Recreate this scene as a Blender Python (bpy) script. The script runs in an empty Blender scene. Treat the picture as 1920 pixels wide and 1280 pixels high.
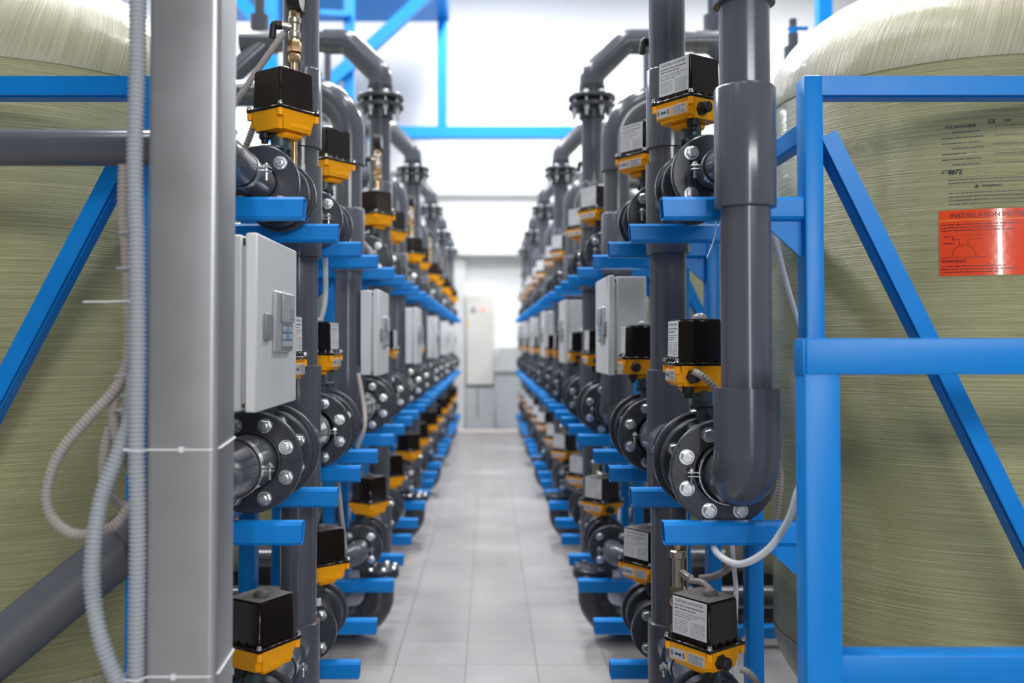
import bpy, bmesh, math, random
from mathutils import Vector, Matrix
random.seed(7)
PI = math.pi
C = bpy.context.scene.collection
# ------------------------------------------------------------------ camera
H = 1.55                      # lens height above the floor
FPX = 1750.0
PITCH = math.radians(1.4)
VPX, VPY = 917.0, 641.0
cam_d = bpy.data.cameras.new('camera'); cam = bpy.data.objects.new('camera', cam_d); C.objects.link(cam)
cam_d.sensor_width = 36; cam_d.lens = FPX/1920*36
cam.location = (0, 0, H); cam.rotation_euler = (PI/2+PITCH, 0, 0)
cam_d.shift_x = (960-VPX)/1920
PPY = VPY-FPX*math.tan(PITCH)
cam_d.shift_y = -(640-PPY)/1920
cam_d.clip_start = .05; cam_d.clip_end = 100
cam_d.dof.use_dof = True; cam_d.dof.focus_distance = 2.75; cam_d.dof.aperture_fstop = 1.7
bpy.context.scene.camera = cam

def at(px, py, Y):
    """world point at depth Y that falls on pixel (px,py) of the 1920x1280 frame"""
    dx = (px-VPX)/FPX; dy = (PPY-py)/FPX
    c, s = math.cos(PITCH), math.sin(PITCH)
    fy = c-dy*s; fz = s+dy*c
    t = Y/fy
    return Vector((dx*t, Y, H+fz*t))

# ------------------------------------------------------------------ materials
def mat(name, col, rough=.5, metal=0., coat=0., spec=.5, noise=0., nscale=30., bump=0., bscale=200., trans=0.):
    m = bpy.data.materials.new(name); m.use_nodes = True
    nt = m.node_tree; b = nt.nodes['Principled BSDF']
    b.inputs['Base Color'].default_value = (*col, 1)
    b.inputs['Roughness'].default_value = rough; b.inputs['Metallic'].default_value = metal
    b.inputs['Coat Weight'].default_value = coat; b.inputs['Specular IOR Level'].default_value = spec
    if trans: b.inputs['Transmission Weight'].default_value = trans
    if noise or bump:
        tc = nt.nodes.new('ShaderNodeTexCoord')
    if noise:
        n = nt.nodes.new('ShaderNodeTexNoise'); n.inputs['Scale'].default_value = nscale; n.inputs['Detail'].default_value = 4
        nt.links.new(tc.outputs['Object'], n.inputs['Vector'])
        mx = nt.nodes.new('ShaderNodeMix'); mx.data_type = 'RGBA'
        mx.inputs['A'].default_value = (*[c*(1-noise) for c in col], 1)
        mx.inputs['B'].default_value = (*[min(1, c*(1+noise)+.004) for c in col], 1)
        nt.links.new(n.outputs['Fac'], mx.inputs['Factor']); nt.links.new(mx.outputs['Result'], b.inputs['Base Color'])
        mr = nt.nodes.new('ShaderNodeMapRange'); mr.inputs['To Min'].default_value = max(.03, rough-.08); mr.inputs['To Max'].default_value = rough+.08
        nt.links.new(n.outputs['Fac'], mr.inputs['Value']); nt.links.new(mr.outputs['Result'], b.inputs['Roughness'])
    if bump:
        n2 = nt.nodes.new('ShaderNodeTexNoise'); n2.inputs['Scale'].default_value = bscale
        nt.links.new(tc.outputs['Object'], n2.inputs['Vector'])
        bp = nt.nodes.new('ShaderNodeBump'); bp.inputs['Strength'].default_value = bump; bp.inputs['Distance'].default_value = .002
        nt.links.new(n2.outputs['Fac'], bp.inputs['Height']); nt.links.new(bp.outputs['Normal'], b.inputs['Normal'])
    return m

def emis(name, col, st):
    m = bpy.data.materials.new(name); m.use_nodes = True
    b = m.node_tree.nodes['Principled BSDF']
    b.inputs['Base Color'].default_value = (*col, 1); b.inputs['Emission Color'].default_value = (*col, 1); b.inputs['Emission Strength'].default_value = st
    return m

M = {
 'pvc': mat('grey_pvc', (.082, .088, .108), .19, spec=.5, noise=.05, nscale=2.5),
 'pvcdull': mat('dull_grey_pvc', (.082, .088, .105), .5, noise=.05, nscale=3),
 'flange': mat('flange_plastic', (.038, .041, .053), .27, noise=.12, nscale=25, bump=.12, bscale=300),
 'cast': mat('valve_body_plastic', (.045, .075, .085), .38, noise=.2, nscale=40, bump=.3, bscale=120),
 'zinc': mat('zinc_plated_steel', (.72, .74, .75), .27, metal=1, noise=.12, nscale=80),
 'blue': mat('blue_enamel', (.001, .215, .66), .36, spec=.28, noise=.08, nscale=12, bump=.05, bscale=60),
 'black': mat('black_plastic', (.011, .0075, .0055), .16, spec=.3),
 'blackmatt': mat('matt_black_plastic', (.012, .012, .012), .5),
 'dust': mat('dusty_black_plastic', (.085, .078, .070), .6, noise=.5, nscale=45),
 'yellow': mat('yellow_enamel', (1.0, .40, .002), .38, spec=.25, noise=.05, nscale=30),
 'paper': mat('label_paper', (.66, .67, .70), .45),
 'silverlabel': mat('silver_label', (.50, .53, .58), .4, spec=.4),
 'ink': mat('black_ink', (.02, .02, .025), .5),
 'greyink': mat('grey_ink', (.08, .08, .085), .5),
 'cab': mat('cabinet_paint', (.60, .615, .625), .38, bump=.1, bscale=500),
 'cabdark': mat('cabinet_gap', (.03, .03, .03), .6),
 'panel': mat('controller_grey', (.20, .205, .22), .35),
 'panel2': mat('controller_silver', (.42, .43, .45), .3, metal=.3),
 'keyblue': mat('key_blue', (.10, .28, .55), .4),
 'keygrey': mat('key_grey', (.38, .40, .45), .4),
 'lcd': mat('lcd_glass', (.30, .31, .33), .1),
 'brass': mat('brass', (.70, .48, .27), .26, metal=1, noise=.1, nscale=60),
 'nickel': mat('nickel', (.55, .49, .42), .32, metal=1),
 'hose': mat('grey_conduit', (.36, .39, .43), .5),
 'beige': mat('beige_conduit', (.36, .325, .30), .5),
 'tube': mat('white_tube', (.66, .68, .70), .35),
 'tie': mat('nylon_tie', (.78, .79, .80), .4),
 'stain': mat('brushed_steel', (.42, .425, .44), .40, metal=.75, noise=.10, nscale=6),
 'rubber': mat('black_rubber', (.015, .015, .016), .55),
 'glass': mat('dial_white', (.85, .85, .85), .15, coat=1.),
 'wall': mat('white_wall_paint', (.84, .845, .85), .6, noise=.02, nscale=2),
 'hallwall': mat('grey_hall_cladding', (.30, .31, .32), .6),
 'wallpanel': mat('light_grey_panel', (.66, .67, .66), .5),
 'beigepanel': mat('beige_panel', (.70, .69, .64), .45),
 'greysheet': mat('grey_sheet', (.50, .52, .54), .45),
 'tankbase': mat('tank_base', (.02, .02, .022), .5),
 'red': mat('red_label_film', (.92, .085, .025), .16, coat=.6, bump=.35, bscale=22),
 'redink': mat('dark_red_ink', (.22, .012, .008), .4),
 'yelline': mat('yellow_line', (.9, .5, .05), .4),
 'redlamp': emis('red_lamp', (1, .12, .06), 2.5), 'greenlamp': emis('green_lamp', (.25, 1, .3), 4.), 'amberlamp': emis('amber_lamp', (1, .45, .1), 4.),
 'plinth': mat('pinkish_tile', (.66, .60, .58), .45),
}
def tank_mat(name, dome):
    m = bpy.data.materials.new(name); m.use_nodes = True; nt = m.node_tree; N = nt.nodes.new; L = nt.links.new
    b = nt.nodes['Principled BSDF']; tc = N('ShaderNodeTexCoord')
    mp = N('ShaderNodeMapping')
    if dome:
        # strands run from the crown outwards: noise over the azimuth
        sp = N('ShaderNodeSeparateXYZ'); L(tc.outputs['Object'], sp.inputs[0])
        a = N('ShaderNodeMath'); a.operation = 'ARCTAN2'; L(sp.outputs['X'], a.inputs[0]); L(sp.outputs['Y'], a.inputs[1])
        tw = N('ShaderNodeMath'); tw.operation = 'MULTIPLY_ADD'; L(sp.outputs['Z'], tw.inputs[0]); tw.inputs[1].default_value = .5; L(a.outputs[0], tw.inputs[2])
        cb = N('ShaderNodeCombineXYZ'); L(tw.outputs[0], cb.inputs['X']); L(sp.outputs['Z'], cb.inputs['Y'])
        L(cb.outputs[0], mp.inputs['Vector']); mp.inputs['Scale'].default_value = (120, 2.6, 1)
    else:
        L(tc.outputs['Object'], mp.inputs['Vector']); mp.inputs['Scale'].default_value = (2.4, 2.4, 230); mp.inputs['Rotation'].default_value = (0.0, .004, 0)
    n = N('ShaderNodeTexNoise'); n.inputs['Scale'].default_value = 1.0; n.inputs['Detail'].default_value = 5; n.inputs['Roughness'].default_value = .7
    L(mp.outputs[0], n.inputs['Vector'])
    cr = N('ShaderNodeValToRGB'); e = cr.color_ramp.elements
    if dome: cols = [(.30, (.40, .38, .22)), (.52, (.56, .53, .35)), (.72, (.80, .76, .58))]
    else: cols = [(.25, (.30, .295, .125)), (.50, (.42, .41, .19)), (.78, (.64, .61, .35))]
    e[0].position, e[0].color = cols[0][0], (*cols[0][1], 1); e[1].position, e[1].color = cols[2][0], (*cols[2][1], 1)
    k = e.new(cols[1][0]); k.color = (*cols[1][1], 1)
    L(n.outputs['Fac'], cr.inputs['Fac'])
    n3 = N('ShaderNodeTexNoise'); n3.inputs['Scale'].default_value = 5.; n3.inputs['Detail'].default_value = 2; L(tc.outputs['Object'], n3.inputs['Vector'])
    mx = N('ShaderNodeMix'); mx.data_type = 'RGBA'; mx.blend_type = 'MULTIPLY'; mx.inputs['Factor'].default_value = .35
    L(cr.outputs['Color'], mx.inputs['A']); L(n3.outputs['Color'], mx.inputs['B'])
    g = N('ShaderNodeRGBToBW'); L(n3.outputs['Color'], g.inputs[0])
    L(g.outputs[0], mx.inputs['B'])
    L(mx.outputs['Result'], b.inputs['Base Color'])
    b.inputs['Roughness'].default_value = .27; b.inputs['Specular IOR Level'].default_value = .6; b.inputs['Coat Weight'].default_value = .35; b.inputs['Coat Roughness'].default_value = .10
    bp = N('ShaderNodeBump'); bp.inputs['Strength'].default_value = .8; bp.inputs['Distance'].default_value = .005
    L(n.outputs['Fac'], bp.inputs['Height']); L(bp.outputs['Normal'], b.inputs['Normal']); L(bp.outputs['Normal'], b.inputs['Coat Normal'])
    return m
M['tank'] = tank_mat('glass_fibre_hoop_winding', False); M['dome'] = tank_mat('glass_fibre_dome_winding', True)
def floor_mat():
    m = bpy.data.materials.new('floor_tiles'); m.use_nodes = True; nt = m.node_tree; N = nt.nodes.new; L = nt.links.new
    b = nt.nodes['Principled BSDF']; tc = N('ShaderNodeTexCoord'); mp = N('ShaderNodeMapping')
    mp.inputs['Location'].default_value = (.111, -4.53+.339*14, 0)
    L(tc.outputs['Object'], mp.inputs['Vector'])
    br = N('ShaderNodeTexBrick'); br.offset = 0; br.squash = 1
    br.inputs['Scale'].default_value = 1; br.inputs['Brick Width'].default_value = .339; br.inputs['Row Height'].default_value = .339
    br.inputs['Mortar Size'].default_value = .0028; br.inputs['Mortar Smooth'].default_value = .2
    br.inputs['Color1'].default_value = (.345, .328, .324, 1); br.inputs['Color2'].default_value = (.38, .36, .356, 1); br.inputs['Mortar'].default_value = (.17, .14, .125, 1)
    L(mp.outputs[0], br.inputs['Vector'])
    n = N('ShaderNodeTexNoise'); n.inputs['Scale'].default_value = 2.2; n.inputs['Detail'].default_value = 4; L(tc.outputs['Object'], n.inputs['Vector'])
    cr = N('ShaderNodeValToRGB'); cr.color_ramp.elements[0].position = .3; cr.color_ramp.elements[0].color = (.80, .80, .81, 1); cr.color_ramp.elements[1].position = .7; cr.color_ramp.elements[1].color = (1, 1, 1, 1)
    L(n.outputs['Fac'], cr.inputs['Fac'])
    mx = N('ShaderNodeMix'); mx.data_type = 'RGBA'; mx.blend_type = 'MULTIPLY'; mx.inputs['Factor'].default_value = 1
    L(br.outputs['Color'], mx.inputs['A']); L(cr.outputs['Color'], mx.inputs['B']); L(mx.outputs['Result'], b.inputs['Base Color'])
    b.inputs['Roughness'].default_value = .33
    return m
M['floor'] = floor_mat()

# ------------------------------------------------------------------ mesh builder
class MB:
    def __init__(s): s.v = []; s.f = []; s.m = []
    def add(s, vs, fs, mi=0, T=None):
        o = len(s.v)
        s.v += [tuple(T @ Vector(p)) if T is not None else tuple(p) for p in vs]
        s.f += [tuple(i+o for i in f) for f in fs]; s.m += [mi]*len(fs)
    def box(s, lo, hi, mi=0, bev=0., T=None, seg=1):
        lo = Vector(lo); hi = Vector(hi)
        if bev <= 0:
            x0, y0, z0 = lo; x1, y1, z1 = hi
            s.add([(x0,y0,z0),(x1,y0,z0),(x1,y1,z0),(x0,y1,z0),(x0,y0,z1),(x1,y0,z1),(x1,y1,z1),(x0,y1,z1)],
                  [(0,3,2,1),(4,5,6,7),(0,1,5,4),(1,2,6,5),(2,3,7,6),(3,0,4,7)], mi, T); return
        bm = bmesh.new(); bmesh.ops.create_cube(bm, size=1)
        bmesh.ops.transform(bm, matrix=Matrix.Translation((lo+hi)/2) @ Matrix.Diagonal((*(hi-lo), 1)), verts=bm.verts)
        bmesh.ops.bevel(bm, geom=bm.edges[:], offset=bev, segments=seg, profile=.5, affect='EDGES', clamp_overlap=True)
        s.bm(bm, mi, T)
    def bm(s, bm, mi=0, T=None):
        bm.verts.index_update()
        s.add([v.co[:] for v in bm.verts], [[v.index for v in f.verts] for f in bm.faces], mi, T); bm.free()
    def prism(s, prof, axis_o, U, V, W, mi=0):
        """polygon prof [(u,v)] in plane U,V at axis_o swept along W"""
        o = Vector(axis_o); U = Vector(U); V = Vector(V); W = Vector(W); n = len(prof)
        vs = [o+U*a+V*b for a, b in prof]+[o+U*a+V*b+W for a, b in prof]
        fs = [tuple(range(n))[::-1], tuple(range(n, 2*n))]+[(i, (i+1) % n, n+(i+1) % n, n+i) for i in range(n)]
        if U.cross(V).dot(W) < 0: fs = [f[::-1] for f in fs]
        s.add(vs, fs, mi)
    def lathe(s, prof, o, axis, mi=0, n=24, T=None, rot=0.):
        """prof [(r,h)] revolved about axis through o; closed at ends when r==0"""
        ax = Vector(axis).normalized(); t = Vector((0,0,1)) if abs(ax.z) < .9 else Vector((1,0,0))
        U = ax.cross(t).normalized(); V = ax.cross(U); o = Vector(o); vs = []; fs = []; rows = []
        for r, h in prof:
            if r <= 1e-7: rows.append([len(vs)]); vs.append(o+ax*h)
            else:
                rows.append(list(range(len(vs), len(vs)+n)))
                vs += [o+ax*h+(U*math.cos(rot+2*PI*k/n)+V*math.sin(rot+2*PI*k/n))*r for k in range(n)]
        for a, b in zip(rows, rows[1:]):
            for k in range(n):
                k2 = (k+1) % n
                if len(a) == 1 and len(b) == 1: continue
                if len(a) == 1: fs.append((a[0], b[k], b[k2]))
                elif len(b) == 1: fs.append((a[k2], a[k], b[0]))
                else: fs.append((a[k2], a[k], b[k], b[k2]))
        s.add(vs, fs, mi, T)
    def cyl(s, p0, p1, r, mi=0, n=24, r1=None, bev=0., T=None):
        p0 = Vector(p0); p1 = Vector(p1); d = p1-p0; h = d.length; r1 = r if r1 is None else r1
        if bev: pr = [(0,0),(r-bev,0),(r,bev),(r1,h-bev),(r1-bev,h),(0,h)]
        else: pr = [(0,0),(r,0),(r1,h),(0,h)]
        s.lathe(pr, p0, d, mi, n, T)
    def hexa(s, p0, p1, r, mi=0, T=None):
        d = Vector(p1)-Vector(p0); s.lathe([(0,0),(r,0),(r,d.length*.8),(r*.86,d.length),(0,d.length)], p0, d, mi, 6, T, rot=random.random())
    def tube(s, path, r, mi=0, n=20, cap=True, rf=None):
        P = [Vector(p) for p in path]; k = len(P); T0 = []
        for i in range(k):
            a = P[max(0, i-1)]; b = P[min(k-1, i+1)]; T0.append((b-a).normalized())
        t = T0[0]; ref = Vector((0,0,1)) if abs(t.z) < .9 else Vector((1,0,0))
        U = t.cross(ref).normalized(); vs = []; fs = []
        for i in range(k):
            U = (U-T0[i]*U.dot(T0[i])).normalized(); V = T0[i].cross(U); rr = rf(i) if rf else r
            vs += [P[i]+(U*math.cos(2*PI*j/n)+V*math.sin(2*PI*j/n))*rr for j in range(n)]
        for i in range(k-1):
            for j in range(n):
                j2 = (j+1) % n; fs.append((i*n+j, i*n+j2, (i+1)*n+j2, (i+1)*n+j))
        if cap: fs.append(tuple(range(n))[::-1]); fs.append(tuple((k-1)*n+j for j in range(n)))
        s.add(vs, fs, mi)
    def sph(s, c, r, mi=0, n=12, sc=(1,1,1)):
        bm = bmesh.new(); bmesh.ops.create_uvsphere(bm, u_segments=n*2, v_segments=n, radius=r)
        s.bm(bm, mi, Matrix.Translation(c) @ Matrix.Diagonal((*sc, 1)))
    def text(s, txt, size, T, mi=0, wrap=None, bold=0.):
        vs, fs = text_geo(txt, bold)
        vs = [(x*size, y*size, 0) for x, y in vs]
        if wrap: vs = [wrap(*(T @ Vector(v))) for v in vs]; T = None
        s.add(vs, fs, mi, T)
    def mesh(s, name, mats, off=(0,0,0), ang=38):
        me = bpy.data.meshes.new(name); o = Vector(off)
        me.from_pydata([tuple(Vector(p)-o) for p in s.v], [], s.f)
        for m in mats: me.materials.append(M[m])
        me.polygons.foreach_set('material_index', s.m); me.polygons.foreach_set('use_smooth', [True]*len(s.f))
        me.update(); me.set_sharp_from_angle(angle=math.radians(ang))
        return me
_tx = {}
def text_geo(txt, bold):
    k = (txt, bold)
    if k not in _tx:
        cu = bpy.data.curves.new('t', 'FONT'); cu.body = txt; cu.size = 1; cu.resolution_u = 2; cu.offset = bold
        ob = bpy.data.objects.new('t', cu); C.objects.link(ob); bpy.context.view_layer.update()
        me = bpy.data.meshes.new_from_object(ob.evaluated_get(bpy.context.evaluated_depsgraph_get()))
        _tx[k] = ([(v.co.x, v.co.y) for v in me.vertices], [tuple(p.vertices) for p in me.polygons])
        bpy.data.objects.remove(ob); bpy.data.curves.remove(cu); bpy.data.meshes.remove(me)
    return _tx[k]
def fillet(P, r, k=8):
    P = [Vector(p) for p in P]; out = [P[0]]
    for a, b, c in zip(P, P[1:], P[2:]):
        u = (a-b).normalized(); v = (c-b).normalized(); an = u.angle(v)
        if abs(an-PI) < 1e-3: continue
        d = min(r/math.tan(an/2), .49*(a-b).length if a is not P[0] else (a-b).length*.98, .49*(c-b).length if c is not P[-1] else (c-b).length*.98); rr = d*math.tan(an/2)
        cen = b+(u+v).normalized()*(rr/math.sin(an/2)); s0 = b+u*d-cen; s1 = b+v*d-cen; tot = s0.angle(s1)
        for i in range(k+1):
            w = i/k; out.append(cen+(s0*math.sin((1-w)*tot)+s1*math.sin(w*tot))/math.sin(tot))
    out.append(P[-1]); return out
def bez(P, n=24):
    """smooth Catmull-Rom through points"""
    P = [Vector(p) for p in P]; Q = [P[0]*2-P[1]]+P+[P[-1]*2-P[-2]]; out = []
    for i in range(1, len(Q)-2):
        a, b, c, d = Q[i-1:i+3]
        for j in range(n):
            t = j/n; out.append(.5*((2*b)+(c-a)*t+(2*a-5*b+4*c-d)*t*t+(3*b-a-3*c+d)*t**3))
    out.append(P[-1]); return out
def resample(P, step):
    L = [0]
    for a, b in zip(P, P[1:]): L.append(L[-1]+(b-a).length)
    n = max(2, int(L[-1]/step)); out = []; i = 0
    for k in range(n+1):
        t = L[-1]*k/n
        while i < len(L)-2 and L[i+1] < t: i += 1
        w = (t-L[i])/max(1e-9, L[i+1]-L[i]); out.append(P[i].lerp(P[i+1], min(1, w)))
    return out
def corrug(mb, P, r, mi=0, pitch=.009, n=14, depth=.22):
    Q = resample(P, pitch/4)
    mb.tube(Q, r, mi, n, rf=lambda i: r*(1 if i % 4 in (0, 1) else 1-depth))

# ------------------------------------------------------------------ object helpers
def setp(o, label=None, cat=None, group=None, kind=None):
    if label: o['label'] = label
    if cat: o['category'] = cat
    if group: o['group'] = group
    if kind: o['kind'] = kind
    return o
def thing(name, label, cat, loc, group=None, rz=0.):
    o = bpy.data.objects.new(name, None); C.objects.link(o); o.empty_display_size = .05
    o.location = loc; o.rotation_euler = (0, 0, rz)
    return setp(o, label, cat, group)
_cache = {}
def part(name, parent, mats, fn, key=None, loc=(0,0,0), rot=(0,0,0), label=None, ang=38, off=(0,0,0)):
    me = _cache.get(key) if key else None
    if me is None:
        mb = MB(); fn(mb); me = mb.mesh(name, mats, off, ang)
        if key: _cache[key] = me
    o = bpy.data.objects.new(name, me); C.objects.link(o); o.parent = parent; o.location = loc; o.rotation_euler = rot
    if label: o['label'] = label
    return o
def solo(name, label, cat, mats, fn, loc=(0,0,0), group=None, kind=None, ang=38, rz=0.):
    """a thing that is one mesh; fn builds in world coordinates, origin goes to loc"""
    mb = MB(); fn(mb); me = mb.mesh(name, mats, loc, ang)
    o = bpy.data.objects.new(name, me); C.objects.link(o); o.location = loc
    return setp(o, label, cat, group, kind)
def struct(name, mats, fn): return solo(name, None, None, mats, fn, kind='structure')

ORD = ['nearest', 'second', 'third', 'fourth', 'fifth', 'sixth']
PER = 2.32; NU = 6; Y0 = 2.5
# ---- generic valve pieces (axis +Y, origin at the middle of the front face)
def flange_mb(mb, R, t, rin, y=0., bolts=None, lod=0):
    b = .004
    mb.lathe([(rin, y),(rin*1.06, y-.004),(rin*1.12, y-.004),(rin*1.14, y),(R-b, y),(R, y+b),(R, y+t-b),(R-b, y+t),(rin, y+t)], (0,0,0), (0,1,0), 0, 48)
def bolt_mb(mb, stud):
    mb.cyl((0,0,0), (0,-.004,0), .0205, 0, 20)
    mb.hexa((0,-.004,0), (0,-.016,0), .0165)
    if stud: mb.cyl((0,-.016,0), (0,-.026,0), .009, 0, 12)
    else: mb.cyl((0,-.016,0), (0,-.0175,0), .012, 0, 14)
def ring_pts(n, r, ph): return [(r*math.cos(ph+2*PI*k/n), r*math.sin(ph+2*PI*k/n)) for k in range(n)]
def valve(kind, side, loc, label, group, lod):
    big = kind == 'big'; R = .143 if big else .112; rp = .077 if big else .047; pr = .109 if big else .082; nb = 8 if big else 4
    t = thing('flanged_valve', label, 'valve', loc, group); sd = 'L' if side < 0 else 'R'
    bp = ring_pts(nb, pr, PI/nb)
    def front(mb):
        flange_mb(mb, R, .028, rp)
        if lod:
            for x, z in bp:
                mb.cyl((x,0,z),(x,-.004,z),.0205,1,12); mb.hexa((x,-.004,z),(x,-.016,z),.0165,1)
    def ring(mb):
        flange_mb(mb, R*.9, .05, rp, .195)
        if lod and big:
            for x, z in ring_pts(8, R*.73, PI/8): mb.cyl((x,.195,z),(x,.18,z),.017,1,8)
    part('front_flange', t, ['flange', 'zinc'], front, ('ff', kind, lod))
    part('valve_body', t, ['cast', 'flange'], lambda mb: (mb.lathe([(rp,.02),(R*.68,.03),(R*.70,.10),(R*.68,.20),(rp,.21)],(0,0,0),(0,1,0),1,36),
        mb.cyl((0,.205,R*.6),(0,.205,R*.9+.035),.028,0,16), mb.cyl((0,.205,R*.9+.035),(0,.205,R*.9+.045),.045,0,16, bev=.002), mb.cyl((-side*.012,.205,R*.9+.04),(-side*.012,.205,R*.9+.085),.03,0,16),
        [mb.hexa((x*.033,.205+y*.033,R*.9+.035),(x*.033,.205+y*.033,R*.9+.024),.007,0) for x in (-1,1) for y in (-1,1)]), ('vb', kind, sd))
    part('lug_ring', t, ['flange', 'zinc'], ring, ('lr', kind, lod))
    part('rear_flange', t, ['flange'], lambda mb: flange_mb(mb, R, .028, rp, .258), ('rf', kind))
    if not lod:
        for x, z in bp: part('bolt', t, ['zinc'], lambda mb: bolt_mb(mb, side < 0), ('bolt', sd), (x, 0, z), label='zinc plated hex bolt')
        if big:
            for x, z in ring_pts(8, R*.72, PI/8): part('bolt', t, ['zinc'], lambda mb: bolt_mb(mb, side < 0), ('bolt', sd), (x, .195, z), label='zinc plated hex bolt')
    return t
def lines_mb(mb, T, x0, x1, z0, z1, n, mi, rnd, h=.35, wmin=.4):
    dz = (z1-z0)/n
    for i in range(n):
        z = z1-dz*(i+.5); x = x0
        while x < x1-.004:
            w = min(x1-x, rnd.uniform(.004, .016))
            mb.add([(x,0,z-dz*h/2),(x+w,0,z-dz*h/2),(x+w,0,z+dz*h/2),(x,0,z+dz*h/2)], [(0,1,2,3)], mi, T); x += w+rnd.uniform(.0015,.003)
            if x > x0+(x1-x0)*wmin and rnd.random() < .12: break
def actuator(side, loc, rz, label, group, lod, dusty, gl=1):
    t = thing('electric_actuator', label, 'valve actuator', loc, group, rz)
    W, D = .070, .064
    def base(mb):
        bm = bmesh.new(); bmesh.ops.create_cube(bm, size=1)
        for v in bm.verts:
            top = v.co.z > 0; k = 1.16 if top else 1.0
            v.co = Vector((v.co.x*2*W*k*.98, v.co.y*2*D*k*.98, .058 if top else 0))
        bmesh.ops.bevel(bm, geom=[e for e in bm.edges if abs(e.verts[0].co.z-e.verts[1].co.z) > .01], offset=.014, segments=3, affect='EDGES'); mb.bm(bm)
        mb.box((-W*.99,-.0725,.008),(W*.99,D*.4,.050),0,.005); mb.box((-W*.8,-D*.4,.004),(W*.5,D*1.04,.048),0,.006)
        mb.box((-W*.62,-D*.62,-.02),(W*.45,D*.7,.002),0,.008)
        for sx in (-1,1):
            for sy in (-1,1): mb.cyl((sx*W*1.06,sy*D*1.06,.036),(sx*W*1.06,sy*D*1.06,.057),.009,0,10)
    def cover(mb):
        mb.box((-W*1.2,-D*1.2,.058),(W*1.2,D*1.2,.068),0,.003)
        bm = bmesh.new(); bmesh.ops.create_cube(bm, size=1)
        for v in bm.verts:
            top = v.co.z > 0; k = .965 if top else 1.0
            v.co = Vector((v.co.x*2*W*k, v.co.y*2*D*k, .19 if top else .066))
        bmesh.ops.bevel(bm, geom=[e for e in bm.edges if e.verts[0].co.z > .1 or e.verts[1].co.z > .1], offset=.006, segments=3, affect='EDGES'); mb.bm(bm)
        for f in (-.72,-.25,.25,.72):
            for s in (-1,1):
                mb.prism([(0,0),(.012,0),(0,.013)], (f*W-.0015,s*D*.99,.067), (0,s,0), (0,0,1), (.003,0,0)); mb.prism([(0,0),(.012,0),(0,.013)], (s*W*.99,f*D-.0015,.067), (s,0,0), (0,0,1), (0,.003,0))
    part('base', t, ['yellow'], base, ('ab',), label='yellow enamelled base')
    cv = part('cover', t, ['black'], cover, ('ac',), label='glossy black cover')
    if dusty: part('dust_film', cv, ['dust'], lambda mb: mb.box((-W*.93,-D*.93,.1896),(W*.93,D*.93,.1906),0,.0004), ('ad',), label='dusty brown top')
    part('position_dome', cv, ['dust' if dusty else 'lcd'], lambda mb: (mb.cyl((.012,.012,.189),(.012,.012,.193),.026,0,24), mb.sph((.012,.012,.193),.022,0,10,(1,1,.75)),
        [mb.box((.028,-.0015,.1895),(.05,.0015,.1915),0,0,Matrix.Translation((.012,.012,0)) @ Matrix.Rotation(a*PI/6,4,'Z')) for a in range(12)]), ('apd', dusty))
    part('cable_gland', t, ['blackmatt'], lambda mb: (mb.hexa((gl*W*.95,-.025,.028),(gl*W*1.24,-.025,.028),.021), mb.cyl((gl*W*1.22,-.025,.028),(gl*W*1.5,-.025,.028),.017,0,18,bev=.002)), ('ag', gl), label='black cable gland')
    part('lower_plug', t, ['blackmatt'], lambda mb: (mb.cyl((W*.66,-D*.5,.004),(W*.66,-D*.5,-.022),.017,0,16,bev=.003), mb.cyl((W*.66,-D*.5,-.02),(W*.66,-D*.5,-.034),.011,0,12)), ('alp',))
    rnd = random.Random(3)
    def lab(mb):
        T = Matrix.Translation((0,-D*1.024,0)) @ Matrix.Rotation(-.017,4,'X')
        mb.box((-.061,-.0006,.083),(.061,.0012,.186),0,0,T)
        T2 = T @ Matrix.Translation((0,-.0009,0))
        if not lod:
            mb.text('ELECTRIC ACTUATOR', .0098, T2 @ Matrix.Translation((-.050,0,.1725)) @ Matrix.Rotation(PI/2,4,'X'), 1, bold=.01)
            lines_mb(mb, T2, -.054,.055,.150,.168,2,1,rnd,.3); lines_mb(mb, T2, -.054,.055,.129,.148,3,1,rnd,.22)
            lines_mb(mb, T2, -.054,-.006,.090,.126,6,1,rnd,.2,.3); lines_mb(mb, T2, .006,.055,.087,.126,8,1,rnd,.22,.9)
    part('rating_label', t, ['paper', 'greyink'], lab, ('al', lod), label='white rating plate')
    def plate(mb):
        T = Matrix.Translation((0,-.0733,0))
        mb.box((-.062,0,.015),(-.005,.002,.044),0,.0003,T); mb.box((.003,0,.015),(.060,.002,.044),0,.0003,T)
        if not lod:
            T2 = T @ Matrix.Translation((0,-.0004,0)); A = lambda x,z: T2 @ Matrix.Translation((x,0,z)) @ Matrix.Rotation(PI/2,4,'X')
            mb.text('0', .019, A(-.0595,.023), 1, bold=.02); mb.text('S', .019, A(-.0175,.023), 1, bold=.02)
            mb.add([(-.045,0,.0295),(-.038,0,.0355),(-.038,0,.0315),(-.027,0,.0315),(-.027,0,.0355),(-.020,0,.0295),(-.027,0,.0235),(-.027,0,.0275),(-.038,0,.0275),(-.038,0,.0235)], [tuple(range(9,-1,-1))], 1, T2)
            lines_mb(mb, T2, .006,.057,.017,.042,6,1,rnd,.3)
    part('direction_plate', t, ['silverlabel', 'ink'], plate, ('ap', lod), label='silver plate with double arrow')
    if not lod:
        for sx in (-1,1):
            for sy in (-1,1):
                part('screw', cv, ['zinc'], lambda mb: (mb.cyl((0,0,0),(0,0,.004),.0075,0,12), mb.hexa((0,0,.004),(0,0,.011),.0065)), ('as',), (sx*W*1.1,sy*D*1.1,.068))
    return t

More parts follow.
